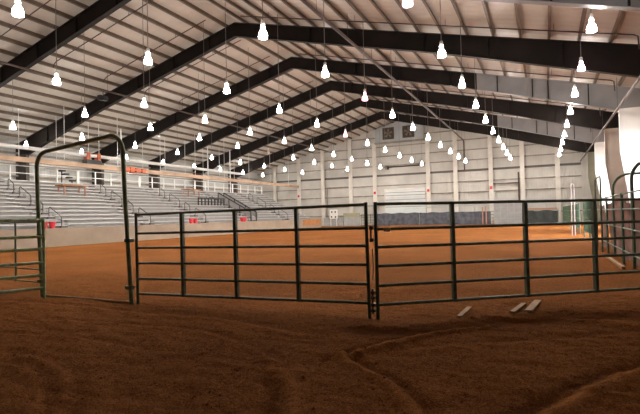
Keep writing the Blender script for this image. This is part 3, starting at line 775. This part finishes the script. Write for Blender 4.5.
# tan beam and white duct above the walkway, with hangers
t = thing('tan_beam', 'long tan beam hung above the bleacher guard rail', 'beam', (-34.0, 0, 6.06))
MB().box((-.12, 8.5, -.18), (.12, YF - .6, .18)).build('beam', M['tan'], t)
for k in range(10):
    y = 14 + k * 5.08; MB().tube([(0, y, .18), (0, y, ztop(-34) + .19 - 6.06)], .02, 5).build('hanger', M['rail_white'], t)
t = thing('white_duct', 'long white pipe hung above the tan beam over the walkway', 'pipe', (-35.6, 0, 7.2))
MB().tube([(0, 8.5, 0), (0, 50, 0)], .15, 10).build('pipe', M['duct_white'], t, True)
for k in range(12):
    if k == 4: continue
    y = 15.6 + k * 3.0; MB().tube([(0, y, -1.0), (0, y, ztop(-35.6) + .19 - 7.2)], .022, 5).build('hanger', M['rail_white'], t)
# tall white vertical conduits
for i, (x, y, z0, z1) in enumerate(((-34.9, 30.4, ZT, 9.9), (-34.9, 42.6, ZT, 9.9), (-34.9, 46.8, ZT, 9.9))):
    tag(MB().tube([(x, y, z0), (x, y, z1)], .06, 8).build('vertical_pipe', M['rail_white'], None, True), 'tall white vertical pipe on the walkway, %s from the far wall' % ORD[2 - i], 'pipe', 'walkway vertical pipes')
# speaker box with orange brackets under the white duct, orange heater units on the beam
t = thing('hanging_box', 'black box with orange brackets hung from the white pipe', 'speaker', (-35.6, 27.9, 6.6))
MB().box((-.3, -.75, -.45), (.3, .75, .22)).build('box', M['black'], t, bevel=.02)
for y in (-.5, .55):
    mb = MB(); mb.box((-.24, y - .16, .2), (-.17, y + .16, .8)); mb.box((.17, y - .16, .2), (.24, y + .16, .8)); mb.box((-.24, y - .16, .78), (.24, y + .16, .84))
    mb.build('bracket', M['orange'], t, bevel=.01)
for y in (-.5, .55): MB().tube([(.2, y, .8), (.2, y, ztop(-35.4) - 6.6 + .19)], .03, 6).build('hanger', M['rail_white'], t, True)
t = thing('hanging_bracket', 'orange bracket unit clamped on the tan beam beyond the arch', 'bracket', (-33.75, 31.0, 6.05))
for y, h in ((-1.0, .2), (-.45, .26), (.2, .2), (.9, .18)): MB().box((-.12, y - .22, -h), (.14, y + .22, h)).build('clamp', M['orange'], t, bevel=.03)
MB().tube([(.05, -1.2, 0), (.05, 1.1, 0)], .09, 8).build('bar', M['orange'], t, True)
t = thing('hanging_speaker', 'black speaker cluster hung below the brown pipe over the bleachers', 'speaker', (-27.8, 22.7, 10.2))
MB().box((-.32, -.2, -.22), (.02, .2, .12)).build('speaker_box', M['black'], t, bevel=.02)
MB().box((.06, -.22, -.30), (.36, .18, .02)).build('speaker_box', M['black'], t, bevel=.02)
MB().tube([(0.04, 0, -.1), (0.04, 0, .42)], .03, 6).build('bracket', M['pipe_dark'], t)
# timber tables on the top rows
def table(label, y0, y1, x):
    z = ZB + RISE * ((XB - .05 - x) / RUN) - .02; zt = z + .72
    t = thing('timber_table', label, 'table', (x, (y0 + y1) / 2, 0), 0, 'timber tables on the top rows'); L = (y1 - y0) / 2
    MB().box((-.45, -L, zt - .07), (.45, L, zt)).build('table_top', M['wood'], t, bevel=.01)
    for s in (-1, 1):
        for dx in (.32, -.32):
            d = XB - .05 - (x + dx); k = int(d / RUN); fr_ = d / RUN - k
            zf = ZB + k * RISE + (.255 if fr_ > .5 else .005)
            MB().box((dx - .04, s * (L - .2) - .04, zf), (dx + .04, s * (L - .2) + .04, zt - .07)).build('leg', M['rust_red'], t)
table('orange timber table on the top rows seen through the arch', 22.1, 24.2, -31.752)
table('orange timber table on the top rows beyond the second aisle', 35.9, 37.9, -32.4)
# dark stepped item on the walkway behind the rail
t = thing('folded_steps', 'black stepped stand on the walkway behind the guard rail', 'steps', (XG - .4, 24.4, ZT))
for k in range(4): MB().box((-.2, k * .3 - .1, .95 - k * .25), (.2, k * .3 + .26, 1.06 - k * .25)).build('step', M['black'], t)
for k in (0, 3): MB().box((-.03, k * .3, 0), (.03, k * .3 + .06, .95 - k * .25)).build('leg', M['black'], t)
# red buckets at the aisle feet
def bucket(y, label):
    t = thing('bucket', label, 'bucket', (-26.28, y, ZB), 0, 'red buckets')
    MB().lathe([(.13, 0), (.19, .36), (.21, .36), (.21, .39), (.175, .39), (.12, .03)], 14).build('tub', M['red'], t, True)
    MB().tube([(0, .2 * math.cos(a), .36 + .1 * math.sin(a)) for a in np.linspace(0, PI, 8)], .008, 5).build('handle', M['rail_dark'], t, True)
for ya, w in ((17.6, 'inside the arch'), (30.1, 'by the middle aisle'), (37.2, 'below the dark aisle')):
    bucket(ya - .24, 'near red bucket of the pair on the concrete wall, %s' % w); bucket(ya + .24, 'far red bucket of the pair on the concrete wall, %s' % w)

# ------------------------------------------------------------------ light and world
w = bpy.data.worlds.new('sky'); SC.world = w; w.use_nodes = True
nt = w.node_tree; bg = nt.nodes['Background']
sky = nt.nodes.new('ShaderNodeTexSky'); sky.sky_type = 'NISHITA'; sky.sun_disc = False
sky.sun_elevation = math.radians(34); sky.sun_rotation = math.radians(95)
hs = nt.nodes.new('ShaderNodeHueSaturation'); hs.inputs['Saturation'].default_value = .35
nt.links.new(sky.outputs['Color'], hs.inputs['Color']); nt.links.new(hs.outputs['Color'], bg.inputs['Color']); bg.inputs['Strength'].default_value = 1.1
sl = bpy.data.lights.new('sun', 'SUN'); sl.energy = 0.6; sl.angle = math.radians(1.0); sl.color = (1, .96, .98)
so = bpy.data.objects.new('sun', sl); C.objects.link(so)
sd = Vector((-.83, .10, -.56)).normalized()
so.rotation_euler = sd.to_track_quat('-Z', 'Y').to_euler(); so.location = (30, 30, 25)

SC.view_settings.view_transform = 'Standard'; SC.view_settings.look = 'None'
SC.view_settings.gamma = 1; SC.view_settings.use_curve_mapping = False
SC.view_settings.exposure = 1.1
SC.cycles.use_denoising = True
SC.cycles.max_bounces = 8; SC.cycles.diffuse_bounces = 5
